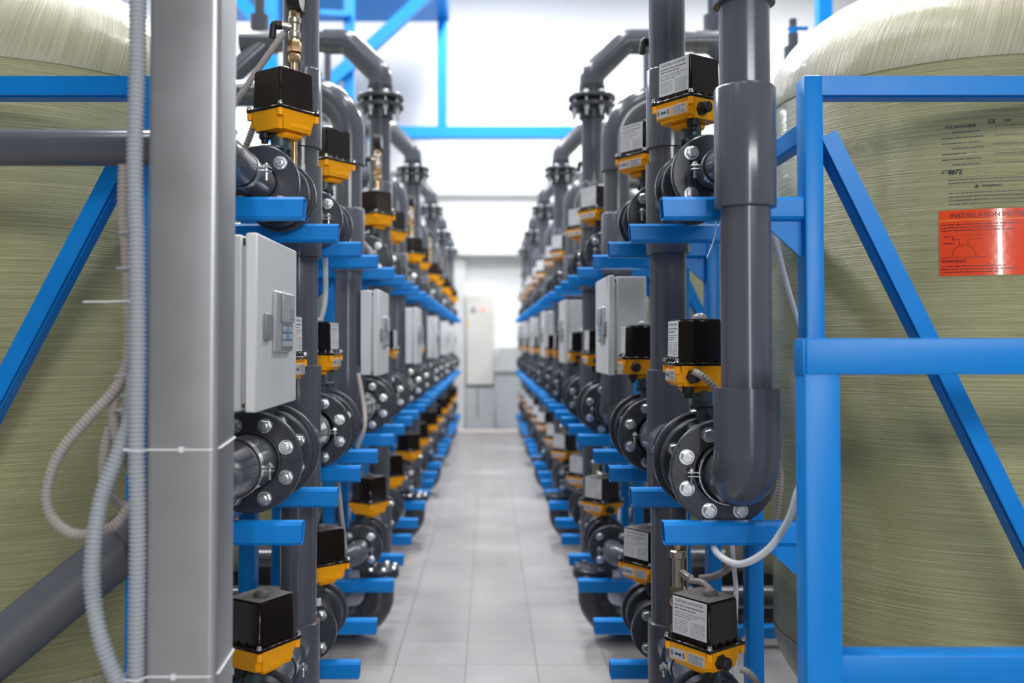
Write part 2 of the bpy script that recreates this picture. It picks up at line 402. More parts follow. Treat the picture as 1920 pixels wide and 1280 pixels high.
# ---- pipe clamps (rubber lined, axis along d) as a part with a bolt
def clamp(parent, c, r, key, axis='Y', down=.0):
    def fn(mb):
        ax = (0,1,0) if axis == 'Y' else (0,0,1)
        mb.lathe([(r+.001,-.013),(r+.005,-.013),(r+.005,.013),(r+.001,.013)], (0,0,0), ax, 0, 28); mb.lathe([(r,-.016),(r+.003,-.016),(r+.003,.016),(r,.016)], (0,0,0), ax, 1, 28)
        for s in (-1,1):
            for z in (-.006,.004): mb.box((s*(r+.002)-.004 if s > 0 else s*(r+.034),-.012,z-.001),(s*(r+.034) if s > 0 else s*(r+.002)+.004,.012,z+.001),0)
            mb.cyl((s*(r+.022),0,-.03),(s*(r+.022),0,.016),.004,0,8); mb.hexa((s*(r+.022),0,.005),(s*(r+.022),0,.012),.008)
        if down: mb.cyl((0,0,-r-.003),(0,0,-down),.007,0,10); mb.hexa((0,0,-down),(0,0,-down+.012),.013)
    return part('pipe_clamp', parent, ['zinc', 'rubber'], fn, ('clamp', round(r,3), axis, round(down,3)), c, label='zinc clamp with rubber lining')

def corner(i, n, what, row): return '%s of the %s tank, %s row' % (what, ORD[n], row)

# ------------------------------------------------------------------ one filter unit
def unit(s, n):
    row = 'right' if s > 0 else 'left'; sd = 'R' if s > 0 else 'L'
    lod = 0 if n < 3 else 1
    dx = -.008*n
    XL = (.628 if s > 0 else .664)+dx
    YU = Y0+PER*n
    ZU = .475 if s > 0 else .462; ZM = -.348 if s > 0 else -.333; ZB = -1.045
    XP = XL+(.022 if s > 0 else .026)                  # inlet riser
    TIP = (.456 if s > 0 else .488)-.003*n
    wh = '%s tank from the camera, %s row' % (ORD[n], row)
    wn = '%s tank, %s row' % (ORD[n], row)
    X = lambda x: s*x
    YA = (.12,0.,-.05) if s > 0 else (.20,.10,-.05); YBv = (.95,1.0,.9) if s > 0 else (1.0,1.03,.9)
    # ---- tank
    tx, ty, R = 1.61, YU+.72, .61
    t = thing('filter_tank', 'olive fibreglass filter tank, %s one in the %s row' % (ORD[n], row), 'water tank', (X(tx), ty, 0), 'fibreglass filter tanks in two rows')
    zb, zt = H-.99, H+.86
    part('tank_shell', t, ['tank'], lambda mb: mb.lathe([(R,zb),(R,zb+.4),(R,zb+.8),(R,zt-.4),(R,zt)],(0,0,0),(0,0,1),0,96), ('tank',))
    def dome(mb, z, d):
        k = 14; pr = [(R*math.cos(a*PI/2/k)+.002, z+d*math.sin(a*PI/2/k)) for a in range(k)]+[(.0, z+d)]
        mb.lathe(pr if d > 0 else pr[::-1], (0,0,0), (0,0,1), 0, 96)
    part('upper_dome', t, ['dome'], lambda mb: (dome(mb, zt, .37), mb.lathe([(R+.002,zt-.045),(R+.004,zt-.03),(R+.002,zt)],(0,0,0),(0,0,1),0,96)), ('dome',), label='pale straw coloured dome')
    part('lower_dome', t, ['dome'], lambda mb: dome(mb, zb, -.37), ('dome2',))
    part('base_skirt', t, ['tankbase'], lambda mb: mb.lathe([(0,0),(.46,0),(.46,.02),(.43,.05),(.40,zb-.24),(.30,zb-.24)],(0,0,0),(0,0,1),0,64), ('skirt',), label='black base skirt')
    part('top_port', t, ['pvc'], lambda mb: (mb.cyl((0,0,zt+.355),(0,0,zt+.40),.11,0,24,bev=.004),), ('port',))
    # ---- blue frame
    fr = thing('support_frame', 'blue steel frame with bracket arms beside the %s tank, %s row' % (ORD[n], row), 'steel frame', (X(.86), YU+.8, 0), 'blue steel frames beside the tanks')
    O = (X(.86), YU+.8, 0)
    CH = (-.035, .525, 1.065, 1.60)
    PX0, PX1 = (.826, .876) if s > 0 else (.882, .944)
    for j, c in enumerate(CH):
        y = YU+c
        part('post', fr, ['blue'], lambda mb: mb.box((min(X(PX0),X(PX1)),y-.035,0),(max(X(PX0),X(PX1)),y+.035,H+(.70 if j in (0,3) else .56)),0,.006,seg=2), None, off=O)
        for lev, (za, zc) in enumerate(((.322,.382),(-.53,-.47),(-1.27,-1.205))):
            tip = TIP-(0.0 if lev < 2 else 0.0)
            def arm(mb):
                # open channel section: web plus two returned lips, hollow end towards the aisle
                w = .05; th = .004; y0 = y-w/2; y1 = y+w/2; z0 = H+za; z1 = H+zc; b = .008
                outer = [(y0+b*0,z0+b),(y0+b,z0),(y1-b,z0),(y1,z0+b),(y1,z1-b),(y1-b,z1),(y0+b,z1),(y0,z1-b)]
                inner = [(y0+th,z0+b+1e-3),(y0+b,z0+th),(y1-b,z0+th),(y1-th,z0+b+1e-3),(y1-th,z1-b),(y1-b,z1-th),(y0+b,z1-th),(y0+th,z1-b)]
                xa, xb = X(tip), X(PX0+.002); k = 8; e = s*.003
                vs = [(xa+(e if z < (z0+z1)/2 else 0),a,z) for a,z in outer]+[(xb,a,z) for a,z in outer]+[(xa+(e if z < (z0+z1)/2 else 0),a,z) for a,z in inner]+[(xa+s*.2,a,z) for a,z in inner]
                fs = []
                for i in range(k):
                    i2 = (i+1) % k
                    fs += [(i,i2,k+i2,k+i),(2*k+i2,2*k+i,3*k+i,3*k+i2),(i2,i,2*k+i,2*k+i2)]
                fs.append(tuple(3*k+i for i in range(k)))
                if s < 0: fs = [f[::-1] for f in fs]
                mb.add(vs, fs)
            part('bracket_arm', fr, ['blue'], arm, None, off=O, ang=30)
            if lev < 2 and j in (0, 2):
                part('gusset', fr, ['blue'], lambda mb: mb.prism([(0,0),(-.11*s,0),(0,-.10)], (X(PX0),y-.004,H+za), (1,0,0), (0,0,1), (0,.008,0)), None, off=O)
    ya, yb = YU+CH[0], YU+CH[3]
    for z0, hh in ((.53,.06),(-.62,.06),(-1.48,.06)):
        part('side_rail', fr, ['blue'], lambda mb: mb.box((min(X(PX0+.005),X(PX1)),ya+.036,H+z0),(max(X(PX0+.005),X(PX1)),yb-.036,H+z0+hh),0,.005), None, off=O)
    # front face: L-angle top beam and angle brace running across the tank front
    y = ya
    x0, x1 = X(PX1-.004), X(2.35)
    def dbl(mb, p0, p1, wf, wr):
        # front flat plus a second bar set a finger's width behind it
        p0 = Vector(p0); p1 = Vector(p1); d = p1-p0; n = Vector((-d.z,0,d.x)).normalized()
        for w, ya_, yb_ in ((wf, y-.036, y-.029), (wr, y-.016, y+.03)):
            mb.prism([(-w/2,ya_),(w/2,ya_),(w/2,yb_),(-w/2,yb_)], (p0.x,0,p0.z), n, (0,1,0), d)
        for k in (.2,.5,.8): q = p0+d*k; mb.box((q.x-.012,y-.03,q.z-.012),(q.x+.012,y-.015,q.z+.012))
    part('top_beam', fr, ['blue'], lambda mb: dbl(mb,(x0,0,H+.672),(x1,0,H+.672),.050,.054), None, off=O, ang=25)
    bt, bb_ = ((.889,.545),(1.665,-1.06)) if s > 0 else ((.935,.545),(1.76,-1.06))
    part('diagonal_brace', fr, ['blue'], lambda mb: dbl(mb,(X(bt[0]),0,H+bt[1]),(X(bb_[0]),0,H+bb_[1]),.044,.046), None, off=O, ang=25)
    part('foot_beam', fr, ['blue'], lambda mb: mb.box((min(x0,x1),y-.03,H-1.50),(max(x0,x1),y+.03,H-1.44),0,.004), None, off=O)
    # ---- inlet riser in front of the nearer valves
    yp = -.14 if s > 0 else -.30; base = (X(XP), YU+yp, 0)
    top = 1.21
    t = thing('inlet_riser', 'grey plastic inlet riser pipe with elbow foot, %s' % wn, 'pipe', base, 'inlet riser pipes')
    # coordinates relative to (0,0 at riser axis), z absolute from floor
    rb = .067
    zlow = H+ZM
    part('pipe', t, ['pvc'], lambda mb: mb.tube([(0,0,zlow+.12),(0,0,H+.86)], rb-.004, 0, 40), ('P_pipe', sd))
    part('elbow', t, ['pvc'], lambda mb: (mb.tube(fillet([(0,0,H-.115),(0,0,zlow),(0,.115,zlow)], .095, 14), .0815, 0, 40),), ('P_elb', sd))
    part('stub_pipe', t, ['pvc'], lambda mb: mb.tube([(0,.10,zlow),(s*(XL-XP),(.16 if s > 0 else .425),zlow)], .077, 0, 40), ('P_stub', sd))
    clamp(t, (s*(XL-XP)*(.7 if s > 0 else .5),.118 if s > 0 else .27,zlow), .077, 'c')
    cz0, cz1 = (.34,.645)
    part('coupling', t, ['pvc'], lambda mb: mb.lathe([(rb-.005,H+cz0-.003),(rb+.009,H+cz0),(rb+.010,H+cz0+.004),(rb+.010,H+cz1-.006),(rb+.006,H+cz1),(rb-.005,H+cz1+.004)],(0,0,0),(0,0,1),0,40), ('P_coup', sd))
    part('upper_elbow', t, ['pvc'], lambda mb: mb.tube(fillet([(0,0,H+.858),(0,0,H+top),(s*.34,0,H+top)], .2, 12), .077, 0, 36), ('P_ue', sd))
    part('horizontal_pipe', t, ['pvc'], lambda mb: mb.tube([(s*.30,0,H+top),(s*1.25,0,H+top)], rb-.004, 0, 32), ('P_hp', sd))
    if s > 0:
        part('branch_pipe', t, ['pvc'], lambda mb: mb.tube([(-.022,.03,H+ZU),(-.022,.275,H+ZU)], .0465, 0, 28), ('P_br', sd))
        clamp(t, (-.022,.165,H+ZU), .0465, 'c')
    else:
        b = thing('branch_pipe', 'grey plastic branch pipe elbowed to the tank from the upper valve, %s' % wn, 'pipe', (X(XL), YU+YA[0], H+ZU), 'upper branch pipes of the left row')
        part('stub_pipe', b, ['pvc'], lambda mb: mb.tube([(0,.02,0),(0,-.27,0)], .0465, 0, 28), ('bp_s',))
        part('elbow', b, ['pvc'], lambda mb: mb.tube(fillet([(0,-.25,0),(0,-.45,0.008),(-.13,-.45,.008)], .085, 14), .052, 0, 28), ('bp_e',))
        part('long_pipe', b, ['pvc'], lambda mb: mb.tube([(-.10,-.45,.008),(-1.7,-.45,.008)], .0440, 0, 28), ('bp_l',))
        clamp(b, (0,-.215,0), .0465, 'c')
    # ---- main riser with three tees
    ym = .77; t = thing('main_riser', 'grey plastic main riser with three tees and top flange, %s' % wn, 'pipe', (X(XL), YU+ym, 0), 'main riser pipes')
    part('pipe', t, ['pvc'], lambda mb: mb.tube([(0,0,H-1.25),(0,0,H+1.40)], .063, 0, 40), ('M_pipe',))
    part('coupling', t, ['pvc'], lambda mb: mb.lathe([(.06,H+.675),(.0735,H+.678),(.0735,H+.950),(.07,H+.955),(.06,H+.958)],(0,0,0),(0,0,1),0,40), ('M_coup',))
    for i, (zz, za, zc, r) in enumerate(((ZU,-.165,.15,.045),(ZM,-.21,.25,.067),(ZB,-.20,.075,.045))):
        yv0 = YA[i]+.286-ym; yv1 = YBv[i]-ym
        part('tee', t, ['pvc'], lambda mb: (mb.lathe([(.06,H+zz+za-.004),(.076,H+zz+za),(.076,H+zz+zc),(.06,H+zz+zc+.004)],(0,0,0),(0,0,1),0,40),
            mb.tube([(0,-.135,H+zz),(0,.13 if yv1 > .14 else .12,H+zz)], r+.010, 0, 36)), ('M_tee',i,sd))
        part('branch_pipe', t, ['pvc'], lambda mb: mb.tube([(0,yv0-.01,H+zz),(0,yv1+.005,H+zz)], r, 0, 36), ('M_br',i,sd))
        clamp(t, (0, CH[1]-ym, H+zz), r, 'c', down=(zz-(.382,-.47,-1.205)[i]))
        if yv1 > .16: clamp(t, (0, yv1-.04, H+zz), r, 'c')
    zf = 1.40
    def tf(mb, z): mb.lathe([(.06,H+z),(.138,H+z),(.142,H+z+.004),(.142,H+z+.02),(.138,H+z+.024),(.06,H+z+.024)],(0,0,0),(0,0,1),0,40)
    part('lower_flange', t, ['flange'], lambda mb: (tf(mb, zf),mb.lathe([(.06,H+zf-.06),(.078,H+zf-.06),(.078,H+zf)],(0,0,0),(0,0,1),0,32)), ('M_f1',)); part('upper_flange', t, ['flange'], lambda mb: (tf(mb, zf+.052),mb.lathe([(.078,H+zf+.07),(.078,H+zf+.14),(.06,H+zf+.14)],(0,0,0),(0,0,1),0,32)), ('M_f2',))
    part('gasket', t, ['rubber'], lambda mb: mb.cyl((0,0,H+zf+.023),(0,0,H+zf+.053),.09,0,32), ('M_gk',))
    def fb(mb):
        mb.cyl((0,0,-.055),(0,0,.085),.0085,0,10); mb.hexa((0,0,-.002),(0,0,-.024),.0165); mb.hexa((0,0,.076),(0,0,.094),.0165); mb.cyl((0,0,-.002),(0,0,.0),.02,0,14); mb.cyl((0,0,.076),(0,0,.078),.02,0,14)
    for x, y2 in ring_pts(8, .113, PI/8): part('bolt', t, ['zinc'], fb, ('M_b',), (x, y2, H+zf), label='long zinc stud bolt')
    ztp = 1.81
    part('upper_elbow', t, ['pvc'], lambda mb: mb.tube(fillet([(0,0,H+zf+.1),(0,0,H+ztp-.2),(s*.2,0,H+ztp),(s*.34,0,H+ztp)], .10, 10), .074, 0, 36), ('M_el',sd))
    xt = tx-XL
    part('crossover_pipe', t, ['pvc'], lambda mb: mb.tube(fillet([(s*.3,0,H+ztp),(s*(xt-.28),0,H+ztp),(s*xt,-.05,H+ztp-.28),(s*xt,-.05,H+1.25)], .12, 10), .063, 0, 32), ('M_cr',sd,n))
    part('vent_tee', t, ['pvc'], lambda mb: (mb.tube([(s*.62,0,H+ztp),(s*.84,0,H+ztp)], .073, 0, 32), mb.cyl((s*.73,0,H+ztp+.05),(s*.73,0,H+ztp+.16),.055,0,28), mb.cyl((s*.73,0,H+ztp+.16),(s*.73,0,H+ztp+.75),.03,0,20)), ('M_vt',sd))
    # ---- valves, actuators and outlet branches
    grpv = 'flanged valves on the pipe racks'; grpa = 'yellow and black electric actuators'
    spec = [('upper','small',ZU,YA[0],YBv[0],.022),('middle','big',ZM,YA[1],YBv[1],.028),('bottom','small',ZB,YA[2],YBv[2],-.025)]
    for i, (lv, kd, zz, ya_, yb_, so) in enumerate(spec):
        for q, yy in enumerate((ya_, yb_)):
            nf = ('nearer', 'farther')[q]
            valve(kd, s, (X(XL), YU+yy, H+zz), 'grey flanged valve, %s %s one of the %s tank, %s row' % (lv, nf, ORD[n], row), grpv, lod if q == 0 or n > 1 else lod)
            zact = H+zz+(.143 if kd == 'big' else .112)*.9+.066+so
            rz = {('upper',1):-56,('middle',1):-88,('bottom',1):-53,('upper',-1):55+180,('middle',-1):88,('bottom',-1):53+180}[(lv,s)]
            if lv == 'bottom' and s < 0 : rz += (6, -14)[q]
            rz += ((n*37+i*11+q*17) % 7-3)*(1.0 if n+q else 0)
            lookw = 'white plated' if (s > 0 or lv == 'middle') else 'plain black'
            actuator(s, (X(XL-((.032 if s > 0 else (.024,-.016)[q]) if lv == 'middle' else .02)), YU+yy+.205, zact), math.radians(rz), '%s valve actuator, %s %s one of the %s tank, %s row' % (lookw, lv, nf, ORD[n], row), grpa, lod, lv == 'bottom', 1 if s > 0 or lv == 'middle' else -1)
        r = .067 if kd == 'big' else .045
        yo = yb_+.286
        b = thing('outlet_pipe', 'grey plastic %s outlet pipe elbowed towards the %s tank, %s row' % (lv, ORD[n], row), 'pipe', (X(XL), YU+yo, H+zz), 'outlet pipes behind the valves')
        part('elbow', b, ['pvc'], lambda mb: mb.tube(fillet([(0,.0,0),(0,.17,0),(s*.17,.17,0)], .10, 10), r+.009, 0, 32), ('o_e',r,sd))
        part('pipe', b, ['pvc'], lambda mb: mb.tube([(s*.15,.17,0),(s*.55,.17,0)], r, 0, 28), ('o_p',r,sd))
    b = thing('branch_pipe', 'grey plastic bottom branch pipe elbowed to the tank, %s' % wn, 'pipe', (X(XL), YU-.05, H+ZB), 'bottom branch pipes')
    part('stub_pipe', b, ['pvc'], lambda mb: mb.tube([(0,.005,0),(0,-.11,0)], .045, 0, 28), ('bb_s',))
    part('elbow', b, ['pvc'], lambda mb: mb.tube(fillet([(0,-.08,0),(0,-.21,0),(s*.13,-.21,0)], .075, 12), .054, 0, 28), ('bb_e',sd))
    part('long_pipe', b, ['pvc'], lambda mb: mb.tube([(s*.11,-.21,0),(s*.52,-.21,0)], .045, 0, 28), ('bb_l',sd))
    clamp(b, (0,-.05,0), .045, 'c')
    # ---- drain elbows at floor level
    for q, yd in enumerate((-.04,)):
        nf = ('nearer','farther')[q]
        d = thing('drain_elbow', 'black drain elbow near the floor beside the %s tank, %s row' % (ORD[n], row), 'pipe fitting', (X(TIP+.09), YU+yd+.14, 0), 'black drain elbows near the floor')
        part('elbow', d, ['flange'], lambda mb: mb.tube(fillet([(0,0,H-1.20),(0,0,.09),(s*.30,0,.09)], .14, 12), .078, 0, 32), ('d_e',sd))
        part('flange', d, ['flange'], lambda mb: (mb.cyl((0,0,H-1.225),(0,0,H-1.203),.104,0,36,bev=.003), mb.cyl((0,0,H-1.20),(0,0,H-1.178),.104,0,36,bev=.003)), ('d_f',))
        part('pipe', d, ['flange'], lambda mb: mb.tube([(s*.28,0,.09),(s*.62,0,.09)], .067, 0, 28), ('d_p',sd))
        if not lod:
            for x, y2 in ring_pts(8, .086, PI/8): part('bolt', d, ['zinc'], lambda mb: (mb.hexa((0,0,0),(0,0,.016),.014), mb.cyl((0,0,0),(0,0,-.075),.007,0,8), mb.hexa((0,0,-.05),(0,0,-.062),.014)), ('d_b',), (x,y2,H-1.178))
    # ---- pressure gauge on the upper branch, sampling cock on the bottom branch
    yg = .88 if s > 0 else .66
    g = thing('pressure_gauge', 'black pressure gauge on a brass cock above the upper pipe, %s' % wn, 'gauge', (X(XL), YU+yg, H+ZU+.04), 'pressure gauges')
    def brass(mb):
        mb.cyl((0,0,0),(0,0,.30),.013,0,16); mb.hexa((0,0,.28),(0,0,.32),.021); mb.cyl((0,0,.32),(0,0,.45),.012,0,16)
        mb.sph((0,0,.465),.022,0,8); mb.cyl((0,-.02,.465),(0,-.03,.465),.011,0,12); mb.hexa((0,0,.485),(0,0,.525),.024); mb.cyl((0,0,.52),(0,0,.60),.018,1,16); mb.lathe([(.018,.53),(.022,.535),(.022,.55),(.018,.555)],(0,0,0),(0,0,1),1,16)
        mb.lathe([(.018,.58),(.022,.585),(.022,.60),(.018,.605)],(0,0,0),(0,0,1),1,16); mb.cyl((0,0,.57),(-.04,-.01,.575),.014,1,14); mb.hexa((0,0,.605),(0,0,.63),.019)
    part('brass_cock', g, ['brass','nickel'], brass, ('g_b',sd), label='brass and nickel stem')
    zd = .678
    part('dial_case', g, ['blackmatt'], lambda mb: mb.lathe([(0,-.02),(.046,-.02),(.05,-.014),(.05,.018),(.052,.02),(.052,.026),(.046,.026),(.046,.021)],(0,0,zd),(-s,-.08,0),0,36), ('g_d',sd))
    part('dial_face', g, ['glass'], lambda mb: mb.lathe([(0,.0225),(.0465,.0225),(.0465,.020)],(0,0,zd),(-s,-.08,0),0,36), ('g_f',sd), label='white dial')
    part('sensor_plug', g, ['blackmatt'], lambda mb: (mb.cyl((-.04,-.01,.575),(-.058,-.014,.575),.016,0,14), mb.tube(fillet([(-.05,-.012,.575),(-.066,-.015,.60),(-.072,-.016,.53)],.01,4),.012,0,12)), ('g_s',sd))
    if s > 0:
        g = thing('sampling_cock', 'brass sampling cock standing on the bottom pipe, %s' % wn, 'valve', (X(XL-.005), YU+.60, H+ZB+.04), 'brass sampling cocks')
        def br2(mb):
            mb.cyl((0,0,0),(0,0,.06),.016,0,14); mb.hexa((0,0,.05),(0,0,.075),.026); mb.cyl((0,0,.07),(0,0,.12),.020,0,14); mb.sph((0,0,.15),.027,0,8); mb.hexa((0,0,.17),(0,0,.20),.026); mb.cyl((0,0,.2),(0,0,.30),.0185,1,14); mb.lathe([(.0185,.29),(.026,.295),(.026,.315),(.021,.32)],(0,0,0),(0,0,1),1,14)
            mb.cyl((0,0,.32),(0,0,.36),.013,0,12); mb.cyl((0,0,.255),(.03,-.035,.235),.013,1,12); mb.hexa((.03,-.035,.235),(.038,-.045,.23),.016,1)
        part('brass_body', g, ['brass','nickel'], br2, ('s_b',))
        part('sensor_plug', g, ['blackmatt'], lambda mb: mb.tube(fillet([(.036,-.043,.231),(.06,-.06,.205),(.10,-.06,.205)],.015,5),.013,0,12), ('s_p',))
    # ---- control cabinet
    cabinet(s, n, lod, YU, row)

def cabinet(s, n, lod, YU, row):
    dx = -.006*n
    if s > 0: y0, y1, z0, z1, xf, dep = YU+1.56, YU+2.05, H-.145, H+.29, .520+dx, .165
    else: y0, y1, z0, z1, xf, dep = YU-.355, YU+.085, H-.162, H+.252, .534+dx, .088
    t = thing('control_cabinet', 'light grey steel control cabinet, %s in the %s row' % (ORD[n], row), 'cabinet', (s*(xf+dep/2), (y0+y1)/2, z0), 'light grey control cabinets')
    O = (s*(xf+dep/2), (y0+y1)/2, z0); w = y1-y0; h = z1-z0; d = dep/2; X = lambda a: -s*a     # local: aisle side is -s
    def bx(mb, a0, a1, ya, yb, za, zb, mi=0, b=0.): mb.box((min(X(a0),X(a1)),ya,za),(max(X(a0),X(a1)),yb,zb),mi,b)
    part('body', t, ['cab'], lambda mb: bx(mb, -d, d-.036, -w/2+.004, w/2-.004, .004, h-.004, 0, .004), ('c_b',s))
    part('gasket', t, ['cabdark'], lambda mb: bx(mb, d-.037, d-.026, -w/2+.012, w/2-.012, .012, h-.012), ('c_g',s))
    dr = part('door', t, ['cab'], lambda mb: (bx(mb, d-.027, d, -w/2, w/2, 0, h, 0, .0035),), ('c_d',s))
    part('hinge_strip', t, ['panel2'], lambda mb: bx(mb, d-.036, d-.028, -w/2+.006, -w/2+.010, .02, h-.03), ('c_h',s))
    ym = -.045 if s < 0 else -.105
    def ctrl(mb):
        bx(mb, d-.001, d+.010, ym-.02, ym+.17, h*.33, h*.70, 0, .004)
        bx(mb, d+.009, d+.017, ym+.03, ym+.165, h*.51, h*.695, 1, .004); bx(mb, d+.009, d+.012, ym+.03, ym+.165, h*.345, h*.50, 2)
    c = part('controller', dr, ['panel2','panel2','panel'], ctrl, ('c_c',s), label='silver grey keypad controller')
    part('display', c, ['lcd'], lambda mb: bx(mb, d+.0165, d+.0185, ym+.09, ym+.15, h*.535, h*.60), ('c_l',s))
    for i in range(3):
        for k in range(3):
            part('key', c, ['keyblue' if (k == 1 and i != 0) else 'keygrey'], lambda mb: bx(mb, d+.0115, d+.014, ym+.045+k*.038, ym+.075+k*.038, h*.362+i*h*.045, h*.362+i*h*.045+h*.032, 0, .001), ('c_k',s,i,k), label='blue key' if (k == 1 and i != 0) else None)
    part('lock', dr, ['panel'], lambda mb: bx(mb, d-.001, d+.009, -w*.36, -w*.22, h*.40, h*.56, 0, .004), ('c_o',s), label='dark grey latch')

for s in (1, -1):
    for n in range(NU): unit(s, n)

# ------------------------------------------------------------------ labels on the nearest right tank
tank = [o for o in C.objects if o.name == 'filter_tank'][0]
def tank_labels():
    R = .61; cx, cy = tank.location.x, tank.location.y
    def wrap(off):
        # x: arc length to the right of the azimuth that faces -Y, y: height (world z)
        def f(x, y, z):
            a = x/R; r = R+off
            return (math.sin(a)*r, -math.cos(a)*r, y)
        return f
    def pix(px, py):
        # pixel -> (arc, z) on the shell
        p = at(px, py, 1.); d = Vector((p.x, 1., p.z-H)); A = d.x**2+1; B = -2*(d.x*cx+cy); Cc = cx*cx+cy*cy-R*R
        disc = max(0, B*B-4*A*Cc); t = (-B-math.sqrt(disc))/(2*A)
        return (math.asin(max(-1,min(1,(d.x*t-cx)/R)))*R, H+d.z*t)
    (xl, zt_) = pix(1760, 396); (_, zb_) = pix(1760, 518); xr = xl+.30
    k = 24
    def patch(mb, x0, x1, z0, z1, off, mi, kk=24):
        w = wrap(off); vs = []; fs = []
        for i in range(kk+1):
            x = x0+(x1-x0)*i/kk; vs += [w(x,z0,0), w(x,z1,0)]
        for i in range(kk): fs.append((2*i,2*i+2,2*i+3,2*i+1))
        mb.add(vs, fs, mi)
    rnd = random.Random(5)
    def tl(mb, x0, x1, z, h, off, mi):
        x = x0
        while x < x1-.003:
            w = min(x1-x, rnd.uniform(.004,.02)); patch(mb, x, x+w, z, z+h, off, mi, 2); x += w+rnd.uniform(.0015,.003)
    T = lambda x, z: Matrix.Translation((x, z, 0))
    def red(mb):
        patch(mb, xl, xr, zb_, zt_, .0015, 0)
        hh = zt_-zb_
        mb.text('INSTALLATION INSTRUCTIONS', .0185, T(xl+.03, zt_-.022), 1, wrap(.0022), .015)
        patch(mb, xl, xr, zt_-.030, zt_-.0285, .0022, 2)
        for i in range(3): tl(mb, xl+.006, xl+(.21,.17,.19)[i], zt_-.043-i*.0085, .003, .0022, 1)
        z = zt_-.085
        tl(mb, xl+.012, xl+.04, z+.008, .003, .0022, 1); tl(mb, xl+.012, xl+.04, z-.012, .003, .0022, 1)
        # little pipe-and-tank sketch
        for a in range(22):
            t0 = PI*(a/21); x = xl+.064-.030*math.cos(t0); y = z-.045+.028*math.sin(t0); patch(mb, x-.001, x+.001, y-.001, y+.0022, .0022, 1, 1)
        patch(mb, xl+.052, xl+.0535, z-.018, z, .0022, 1, 1); patch(mb, xl+.074, xl+.0755, z-.018, z, .0022, 1, 1)
        patch(mb, xl+.035, xl+.052, z, z+.0015, .0022, 1, 1); patch(mb, xl+.075, xl+.11, z, z+.0015, .0022, 1, 1); patch(mb, xl+.06, xl+.115, z+.011, z+.0125, .0022, 1, 1); patch(mb, xl+.035, xl+.037, z-.002, z+.008, .0022, 1, 1)
        mb.text('WARNING!', .0125, T(xl+.006, zb_+.038), 1, wrap(.0022), .03)
        tl(mb, xl+.006, xl+.12, z-.058+.006, .002, .0022, 1)
        for i in range(3): tl(mb, xl+.006, xl+(.17,.2,.15)[i], zb_+.026-i*.0085, .003, .0022, 1)
    part('instruction_label', tank, ['red','redink','yelline'], red, label='orange red installation instruction sticker')
    (xa, za) = pix(1763, 234)
    z = za-.028; zz = za-.147; a, b2 = xa+.085, zz-.042
    part('printed_heading', tank, ['ink'], lambda mb: mb.text('POLYETHYLENE', .0112, T(xa+.012, za-.014), 0, wrap(.0016), .02), label='black printed heading under the resin')
    part('approval_mark', tank, ['ink'], lambda mb: (mb.text('CE', .016, T(xa+.122, za-.008), 0, wrap(.0016), .02), mb.text('NSF', .011, T(xa+.162, za-.006), 0, wrap(.0016), .02)))
    part('printed_number', tank, ['ink'], lambda mb: (mb.text('4872', .0185, T(xa+.018, zz), 0, wrap(.0016), .025), tl(mb, xa+.002, xa+.014, zz+.004, .003, .0016, 0)), label='printed number 4872')
    def warn(mb):
        w = wrap(.0016); mb.add([w(a,b2,0), w(a+.013,b2,0), w(a+.0065,b2+.011,0)], [(0,1,2)], 0)
        mb.text('WARNING', .0105, T(a+.02, b2+.001), 0, wrap(.0016), .01)
    part('printed_warning', tank, ['ink'], warn)
    def lines(mb):
        for i in range(8): tl(mb, xa+(.004 if i % 3 else .03), xa+(.105,.11,.1,.112,.07,.11,.105,.06)[i], z-i*.0155, .0028, .0016, 0)
        for i in range(5): tl(mb, xa+.14, xa+.28, z+.012-i*.026, .002, .0016, 0)
        for i in range(2): tl(mb, xa+.02, xa+.26, zz-.018-i*.009, .0025, .0016, 0)
        for i in range(4): tl(mb, xa+.02, xa+.27, zz-.056-i*.0105, .0025, .0016, 0)
    part('fine_print', tank, ['greyink'], lines)['kind'] = 'stuff'
tank_labels()

# ------------------------------------------------------------------ foreground, right
def bxw(mb, x0, x1, y0, y1, z0, z1, bev=.004, mi=0): mb.box((x0,y0,z0),(x1,y1,z1),mi,bev,seg=2)
def stand():
    Y = 2.02
    a = at(1508, 640, Y); b = at(1575, 640, Y); top = at(1508, 634, Y).z; bot = at(1508, 702, Y).z; bb = at(1508, 1228, Y+.01).z
    t = thing('steel_barrier', 'blue square tube barrier standing in front of the right tank', 'steel frame', (a.x+.4, Y+.035, 0))
    O = t.location
    part('post', t, ['blue'], lambda mb: bxw(mb, a.x, b.x, Y, Y+.066, 0, bot+.002), off=O)
    part('top_rail', t, ['blue'], lambda mb: bxw(mb, a.x+.003, 2.2, Y-.003, Y+.068, bot, top), off=O)
    part('lower_rail', t, ['blue'], lambda mb: bxw(mb, b.x-.001, 2.2, Y+.006, Y+.07, bb-.08, bb), off=O)
    part('end_plate', t, ['blue'], lambda mb: bxw(mb, a.x-.002, a.x+.004, Y+.002, Y+.064, bot-.002, top-.004, .001), off=O)
    part('far_post', t, ['blue'], lambda mb: bxw(mb, 2.12, 2.2, Y+.001, Y+.074, 0, bot+.002), off=O)
stand()

